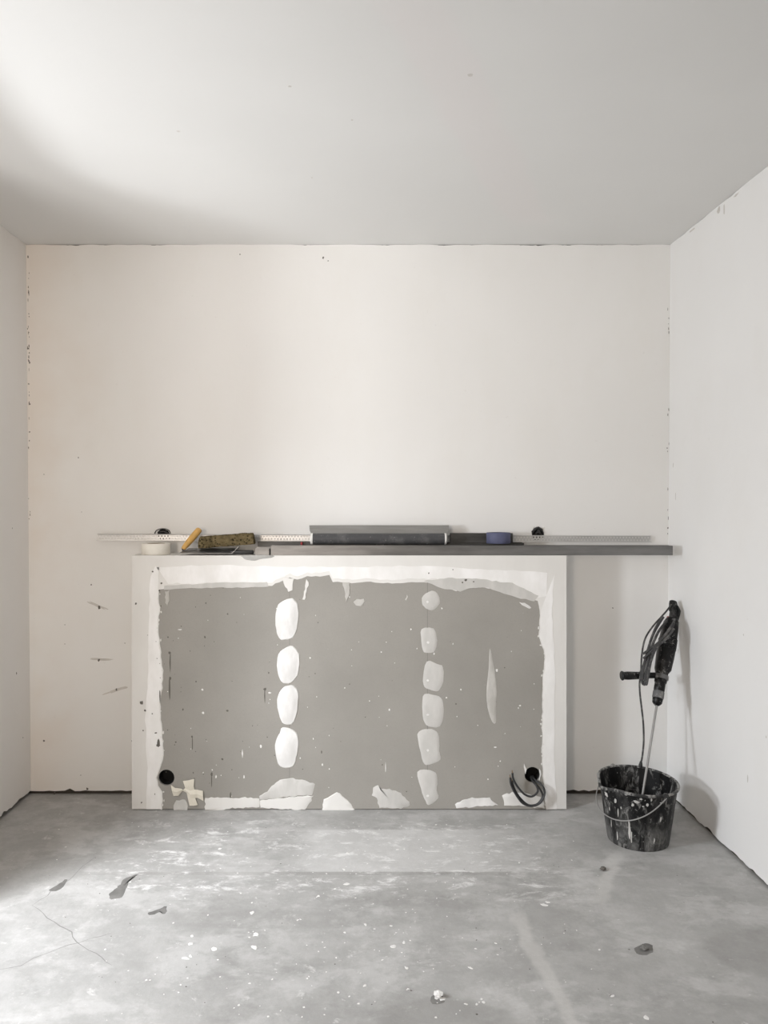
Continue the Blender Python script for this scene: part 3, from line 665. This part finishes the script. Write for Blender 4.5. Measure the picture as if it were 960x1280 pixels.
# perforated corner bead: two rows of real holes, a rolled nose along the top and a narrow foot
def bead(px0, px1):
    d = 3.724; x0, x1 = (px0 - CX) / F * d, (px1 - CX) / F * d; h = .033
    n = int((x1 - x0) / .0075); w = (x1 - x0) / n; bm = bmesh.new()
    zb = lambda x: 1.2362 - (x - x0) / (x1 - x0) * .0088
    V = {}
    def vert(x, z):
        key = (round(x, 5), round(z, 5))
        if key not in V: V[key] = bm.verts.new((x, d - .0008 + (0), zb(x) + z))
        return V[key]
    rows = [(.003, .0155), (.0155, .028)]
    for ri, (za, zb_) in enumerate(rows):
        for i in range(n):
            xa, xb = x0 + i * w, x0 + (i + 1) * w
            if (i + ri) % 2 == 0:
                cx, cz, r = (xa + xb) / 2, (za + zb_) / 2, .0036
                hole = [vert(cx + r * math.cos(PI / 4 + q * PI / 2) * 1.05, cz + r * math.sin(PI / 4 + q * PI / 2) * 1.25) for q in range(4)]
                cr = [vert(xb, zb_), vert(xa, zb_), vert(xa, za), vert(xb, za)]
                for q in range(4): bm.faces.new((cr[q], cr[(q + 1) % 4], hole[(q + 1) % 4], hole[q]))
            else: bm.faces.new((vert(xa, za), vert(xb, za), vert(xb, zb_), vert(xa, zb_)))
    t = thing('corner_bead', 'long perforated galvanised corner bead leaning on the back wall behind the tools', 'corner bead', Vector(((x0 + x1) / 2, d, zb((x0 + x1) / 2))))
    thicken(bm, bm.faces[:], .0007)
    obj('perforated_strip', bm, M_bead, t)
    bm = bmesh.new(); tube(bm, [Vector((x0, d - .002, zb(x0) + .0295)), Vector((x1, d - .002, zb(x1) + .0295))], .0024, 8, 1, False); obj('nose', bm, M_bead, t, True)
    bm = bmesh.new(); vs = box(bm, x0, x1, d - .019, d - .001, 0, .003)
    for v in vs: v.co.z += zb(v.co.x) - .0002
    obj('foot', bm, M_bead, t)
bead(122, 813)

# wide smoothing blade with tube handle
wb = thing('wide_plastering_blade', 'wide grey plastering blade with long dark tube handle and white end caps', 'plastering tool', P(474, 681, 3.63))
yc, zc, rh = 3.6310, 1.2480, .0262
bm = bmesh.new(); x0, x1 = (386.5 - CX) / F * 3.68, (561 - CX) / F * 3.68
vs = [bm.verts.new(v) for v in ((x0 + .016, 3.646, 1.262), (x1 - .010, 3.646, 1.262), (x1 - .001, 3.662, 1.285), (x1, 3.683, 1.3095), (x0, 3.683, 1.3095), (x0 + .004, 3.662, 1.285))]
f1 = bm.faces.new((vs[0], vs[1], vs[2], vs[5])); f2 = bm.faces.new((vs[5], vs[2], vs[3], vs[4])); thicken(bm, [f1, f2], .0016); obj('blade', bm, M_blade, wb)
xa, xb = (389.5 - CX) / F * yc, (557 - CX) / F * yc; RX = Matrix.Translation((xa, yc, zc)) @ Matrix.Rotation(PI / 2, 4, 'Y')
bm = bmesh.new(); lathe(bm, [(rh, .006), (rh, xb - xa - .006)], 28, RX, (True, True)); obj('handle', bm, M_handle, wb, True)
for s, q in ((0, 0), (1, xb - xa)):
    bm = bmesh.new(); pr = [(rh * .72, -.0055), (rh * .93, -.004), (rh * 1.03, -.001), (rh * 1.03, .006)]
    lathe(bm, pr, 28, RX @ Matrix.Translation((0, 0, q)) @ (Matrix.Rotation(PI, 4, 'X') if s else Matrix.Identity(4)), (True, True)); tag(obj('end_cap', bm, M_cap, wb, True), 'white end cap')

pw = P(623, 675, 3.626); ring_roll('tape_roll', 'dark blue masking tape roll lying on the steel profiles right of the wide blade', (pw.x, 3.6255), .0565, .040, 1.2278, .050, M_tapeb, M_tapebs)

# cables in the two back-wall sockets
def bkp(px, py, w): return P(px, py, WY - w)
wc = thing('socket_cable', 'black cable ends bunched in the left socket hole of the back wall', 'cable', bkp(204, 672, 0))
for pts in ([(198, 668, -.012), (200, 665.5, .006), (205, 664.5, .010), (210, 667, .006), (212, 669, -.012)], [(199, 672, -.012), (202, 668, .008), (206, 669, .008), (208, 673, -.008)], [(205, 671, -.012), (208, 666, .007), (211, 671, .004), (210, 675, .006)]):
    bm = bmesh.new(); tube(bm, [bkp(*p) for p in pts], .0052, 8); obj('cable', bm, M_black, wc, True)
bm = bmesh.new(); tube(bm, [bkp(*p) for p in ((193.5, 667, .002), (195.5, 663, .006), (203, 660.8, .008), (210.5, 662.5, .006), (213, 667, .002))], .0022, 7); tag(obj('cable', bm, M_cord, wc, True), 'thin grey outer cable')
wc = thing('socket_cable', 'black cables and white wire flecks in the right socket hole of the back wall', 'cable', bkp(672, 672, 0))
for pts in ([(665, 671, -.012), (667, 664, .006), (672, 660, .008), (677, 663, .006), (680, 671, -.012)], [(667, 672, -.012), (671, 666, .008), (675, 667, .007), (678, 673, -.010)], [(670, 672, -.012), (673, 663, .008), (676, 670, .005), (680.5, 670, .008)]):
    bm = bmesh.new(); tube(bm, [bkp(*p) for p in pts], .0055, 8); obj('cable', bm, M_black, wc, True)
for a, b in (((665.5, 663, .001), (667, 658.5, .004)), ((672, 660, .006), (671, 656.8, .006)), ((678.5, 662, .001), (680.5, 658.5, .006))):
    bm = bmesh.new(); tube(bm, [bkp(*a), bkp(*b)], .0013, 6, 1, False); tag(obj('wire_end', bm, M_cap, wc), 'white wire end')

# ------------------------------------------------------------------ bucket
BCX, BCY, BH, RT, RB = 1.139, 3.245, .246, .158, .124
bu = thing('bucket', 'black plaster-splashed bucket with wire bail standing on the floor by the right wall', 'bucket', Vector((BCX, BCY, 0)))
SPA = math.radians(196)      # direction of the pouring lip
def br(h, th, R=None):
    r = RB + (RT - RB) * (h / BH); d = (th - SPA + PI) % (2 * PI) - PI
    return r + .016 * math.exp(-(d / .22) ** 2) * max(0, (h / BH - .55) / .45) ** 1.6
def bpt(th, h, off=0.0):
    r = br(h, th) + off; d = (th - SPA + PI) % (2 * PI) - PI
    dz = -.012 * math.exp(-(d / .3) ** 2) * (h / BH) ** 6 + .008 * math.cos(th - math.radians(120)) * (h / BH) ** 6
    return Vector((BCX + r * math.cos(th), BCY + r * math.sin(th), h + dz))
bm = bmesh.new(); n = 72; rings = []
prof = [(RB_, h, o) for RB_, h, o in ((0, .004, -.004), (0, .0, -.001))] + [(0, BH * k / 14, 0) for k in range(1, 15)] + [(0, BH * k / 10, -.004) for k in range(10, 0, -1)] + [(0, .012, -.006)]
for (_, h, o) in prof: rings.append([bm.verts.new(bpt(2 * PI * q / n, h, o)) for q in range(n)])
for A, B in zip(rings, rings[1:]):
    for q in range(n): bm.faces.new((A[q], A[(q + 1) % n], B[(q + 1) % n], B[q]))
bm.faces.new(rings[0][::-1]); bm.faces.new(rings[-1])
obj('bucket_shell', bm, M_bucket, bu, True)
bm = bmesh.new(); tube(bm, [bpt(2 * PI * q / 60, BH, .002) for q in range(60)], .0062, 8, 1, False, True); tag(obj('rim', bm, M_rim, bu, True), 'rolled rim caked with pale plaster')
EA = [math.radians(-70), math.radians(110)]
ears = [bpt(a, BH - .006, .008) for a in EA]
for a, e in zip(EA, ears):
    u = Vector((math.cos(a), math.sin(a), 0)); bm = bmesh.new()
    lathe(bm, [(.007, -.006), (.013, -.005), (.014, 0), (.013, .005), (.006, .007)], 14, Matrix.Translation(e + Vector((0, 0, .004))) @ u.to_track_quat('Z', 'Y').to_matrix().to_4x4(), (True, True)); obj('handle_ear', bm, M_rim, bu, True)
mid = (ears[0] + ears[1]) / 2; half = (ears[0] - ears[1]) / 2; dr = Vector((-.150, -.060, -.118))
o0 = half.normalized() * .006
bm = bmesh.new(); tube(bm, [mid + (half + o0) * math.cos(t) * (1 - .0 * t) + dr * math.sin(t) ** .8 for t in [PI * q / 24 for q in range(25)]], .0024, 8, 2); obj('bail_handle', bm, M_wire, bu, True)
bm = bmesh.new()
def bsplat(px, py, r, ry):
    # pick the outer surface point seen from the front at this photograph position
    best = min(((bpt(math.radians(a), h), math.radians(a), h) for a in range(180, 360, 3) for h in [BH * k / 30 for k in range(31)]), key=lambda q: (CX + q[0].x * F / q[0].y - px) ** 2 + (CY + (H - q[0].z) * F / q[0].y - py) ** 2)
    th, h = best[1], best[2]; R = br(h, th)
    dome(bm, blob(0, 0, r, ry, random.uniform(-.15, .15), 9, .3), lambda u, v, w: bpt(th + u / R, min(BH, max(.002, h + v)), .0006 + w), .0015)
for it in ((757.5, 993, .007, .011), (769, 1000, .005, .010), (773, 1016, .003, .018), (797, 1003, .012, .006), (792, 1006, .005, .006), (801, 999, .006, .004), (810, 1007, .005, .007), (804, 1007, .004, .003), (786, 1028, .004, .012), (788, 1038, .005, .030), (790, 1047, .0025, .030), (777, 1010, .003, .006), (815, 1000, .003, .008), (826, 1003, .004, .003), (762, 1010, .002, .008), (782, 994, .006, .003), (825, 1025, .003, .012), (773, 1045, .003, .02), (765, 1030, .002, .02), (818, 1050, .003, .012)):
    bsplat(*it)
tag(obj('plaster_splash', bm, plain('dried_plaster', (.55, .54, .52), .8), bu), 'pale dried plaster splashes', kind='stuff')
for i in range(1):      # grey slurry left in the bottom
    bm = bmesh.new(); dome(bm, circle(BCX, BCY, RB - .004, 40), lambda u, v, w: (u, v, .022 + w), .003); obj('dried_slurry', bm, M_drillgrey, bu, True)

# ------------------------------------------------------------------ mixing drill leaning in the corner
tip, top = Vector((1.112, 3.19, .034)), P(841.5, 751, 3.585)
ax = (top - tip).normalized(); LEN = (top - tip).length
dr_ = thing('mixing_drill', 'black plaster-splashed power drill with side handle, its rod standing in the bucket', 'drill', tip)
xd = (Vector((-1, 0, 0)) - ax * ax.dot(Vector((-1, 0, 0)))).normalized(); yd = ax.cross(xd)       # xd: towards the left of the room
MD = Matrix((xd, yd, ax)).transposed().to_4x4(); MD.translation = tip
def at(z, x=0, y=0): return MD @ Vector((x, y, z))
def zpx(py):       # distance along the axis whose projection has this row
    lo_, hi_ = 0, LEN
    for _ in range(40):
        m_ = (lo_ + hi_) / 2; p = at(m_)
        if CY + (H - p.z) * F / p.y > py: lo_ = m_
        else: hi_ = m_
    return lo_
z_ch, z_ring, z_neck, z_gear, z_mot, z_b1, z_b2, z_b3 = [zpx(y) for y in (882, 873, 864, 853, 842, 815, 800, 785)]
bm = bmesh.new(); tube(bm, [at(0), at(z_ch + .01)], .0052, 10, 1, False)
obj('mixing_rod', bm, M_wire, dr_, True)
bm = bmesh.new()       # ribbon paddle at the foot of the rod, inside the bucket
for k in range(2):
    tube(bm, [at(.008 + .10 * t, .038 * math.cos(PI * k + t * PI * 1.2), .038 * math.sin(PI * k + t * PI * 1.2)) for t in [q / 10 for q in range(11)]], .003, 6, 2)
tube(bm, [at(.008, -.038, 0), at(.008, .038, 0)], .003, 6, 1, False)
tube(bm, [at(.108, .038 * math.cos(PI * 1.2), .038 * math.sin(PI * 1.2)), at(.108, -.038 * math.cos(PI * 1.2), -.038 * math.sin(PI * 1.2))], .003, 6, 1, False)
obj('mixing_paddle', bm, M_drillgrey, dr_, True)
bm = bmesh.new(); lathe(bm, [(.009, z_ch), (.014, z_ch + .004), (.0205, z_ch + .012), (.0225, z_ring - .002), (.0225, z_ring)], 24, MD, (True, True)); obj('chuck', bm, M_drill, dr_, True)
bm = bmesh.new(); lathe(bm, [(.0225, z_ring), (.0245, z_ring + .003), (.0245, z_neck - .003), (.022, z_neck)], 24, MD, (True, True)); tag(obj('chuck_collar', bm, M_drillgrey, dr_, True), 'grey chuck collar')
bm = bmesh.new(); lathe(bm, [(.022, z_neck), (.0235, z_neck + .004), (.0235, z_gear - .002), (.0265, z_gear), (.0275, z_mot), (.0265, z_mot + .012)], 24, MD, (True, True)); obj('gear_neck', bm, M_drill, dr_, True)
bm = bmesh.new()
loft(bm, [(z_mot + .004, 0, 0, .027, .030), (z_mot + .02, -.002, 0, .034, .036), (z_b1 - .02, -.003, 0, .037, .042), (z_b1 + .01, -.003, 0, .0375, .043), (z_b2, -.004, 0, .036, .042), (z_b3, -.005, 0, .034, .040), (z_b3 + .03, -.006, 0, .031, .037), (z_b3 + .045, -.006, 0, .024, .030)], 20, 2.8, MD)
for k in range(5):     # cooling slots raised as ribs
    z = z_b1 + .012 + k * .011; loft(bm, [(z, -.004, 0, .0385, .0445), (z + .005, -.004, 0, .0385, .0445)], 20, 2.8, MD)
obj('motor_housing', bm, M_drill, dr_, True)
bm = bmesh.new(); zb = z_b3 + .03      # D-shaped rear grip
loft(bm, [(zb, -.012, 0, .022, .024), (zb + .03, -.012, 0, .019, .020), (zb + .06, -.010, 0, .0175, .0175), (LEN - .05, -.006, 0, .0175, .0175), (LEN - .015, -.002, 0, .018, .019), (LEN - .004, 0, 0, .016, .017), (LEN, 0, 0, .009, .010)], 16, 2.5, MD)
obj('rear_grip', bm, M_drill, dr_, True)
bm = bmesh.new(); tube(bm, [at(LEN - .012, -.006, .006), at(LEN - .04, -.026, .012), at(zb + .05, -.030, .012), at(zb + .0, -.026, .006), at(zb - .03, -.018, 0)], .0075, 8); obj('guard_loop', bm, M_drill, dr_, True)
bm = bmesh.new(); zt = zpx(775); loft(bm, [(zt - .014, .002, -.018, .010, .008), (zt - .006, .002, -.021, .011, .009), (zt + .014, .001, -.020, .011, .008), (zt + .02, .001, -.017, .009, .006)], 12, 2.5, MD); tag(obj('trigger', bm, M_red, dr_, True), 'dark red trigger')
zs = zpx(846.5)
bm = bmesh.new(); lathe(bm, [(.0285, zs - .010), (.032, zs - .008), (.032, zs + .008), (.0285, zs + .010)], 24, MD, (True, True)); obj('handle_clamp', bm, M_drillgrey, dr_, True)
hd = Vector((-1, -.05, .0)).normalized(); s0_ = at(zs, .028, 0)
MH = Matrix.Translation(s0_) @ hd.to_track_quat('Z', 'Y').to_matrix().to_4x4()
bm = bmesh.new(); lathe(bm, [(.0135, -.004), (.0135, .055), (.021, .057), (.0215, .064), (.017, .066), (.0165, .075), (.0175, .10), (.0185, .125), (.0170, .142), (.0205, .146), (.0215, .151), (.018, .1545), (.0, .155)], 20, MH, (True, False)); obj('side_handle', bm, M_drill, dr_, True)
def cord(name, pts, r=.0042, label=None):
    bm = bmesh.new(); tube(bm, [P(740 + x / 6.857, 730 + y / 6.857, d) for x, y, d in pts], r, 8, 6); return tag(obj(name, bm, M_cord, dr_, True), label)
# loops of the wound-up cord hanging on the left of the housing
cord('power_cord', [(680, 175, 3.565), (640, 230, 3.545), (600, 275, 3.53), (520, 365, 3.50), (455, 470, 3.475), (428, 600, 3.45), (420, 740, 3.43), (408, 850, 3.42), (412, 950, 3.415), (425, 1060, 3.41), (440, 1200, 3.405), (443, 1350, 3.40), (432, 1470, 3.395), (420, 1530, 3.39)], .0040)
cord('power_cord', [(612, 285, 3.52), (560, 350, 3.49), (505, 480, 3.46), (470, 620, 3.43), (440, 740, 3.40), (430, 840, 3.40), (455, 860, 3.395), (470, 800, 3.39), (500, 680, 3.405), (545, 560, 3.42), (620, 470, 3.44), (690, 370, 3.47), (705, 300, 3.50)], .0056)
cord('power_cord', [(640, 320, 3.50), (575, 400, 3.47), (520, 520, 3.44), (480, 680, 3.41), (455, 800, 3.395), (465, 862, 3.39), (480, 790, 3.39), (510, 640, 3.40), (560, 520, 3.42), (640, 420, 3.44), (700, 330, 3.48)], .0058)
cord('power_cord', [(436, 600, 3.43), (500, 555, 3.425), (560, 510, 3.425), (630, 440, 3.44), (690, 360, 3.465)], .0055)
cord('power_cord', [(440, 640, 3.42), (500, 585, 3.415), (560, 530, 3.42), (640, 465, 3.43), (700, 385, 3.455)], .0058)
cord('power_cord', [(600, 300, 3.52), (530, 420, 3.48), (480, 560, 3.45), (445, 690, 3.42), (425, 790, 3.41), (445, 850, 3.40), (475, 830, 3.395)], .0056)
pe, pd = P(740 + 420 / 6.857, 730 + 1528 / 6.857, 3.39), Vector((-.12, -.02, -1)).normalized()
bm = bmesh.new(); lathe(bm, [(.0045, -.004), (.006, .0), (.0085, .012), (.0085, .022), (.006, .024)], 14, Matrix.Translation(pe) @ pd.to_track_quat('Z', 'Y').to_matrix().to_4x4(), (True, True)); obj('plug', bm, M_black, dr_, True)

# ------------------------------------------------------------------ crumbs on the floor
def crumb(px, py, r, m, label, s):
    x, y = fl(px, py); bm = bmesh.new(); bmesh.ops.create_icosphere(bm, subdivisions=3, radius=r)
    for v in bm.verts:
        v.co *= 1 + .45 * mnoise.noise(v.co * (1.6 / r) + Vector((s, s, s))); v.co.z *= .55
    z = min(v.co.z for v in bm.verts); bm.transform(Matrix.Translation((x, y, -z + .0005))); tag(obj('plaster_crumb', bm, m), label, 'crumb')
crumb(754, 1088, .011, M_speck, 'dark crumb on the floor below the bucket', 1)
crumb(806, 1187, .012, M_stain, 'grey crumb lying on a dark damp spot of the open floor', 3)
crumb(548, 1246, .013, M_wspeck, 'white plaster crumb near the bottom edge of the floor', 5)
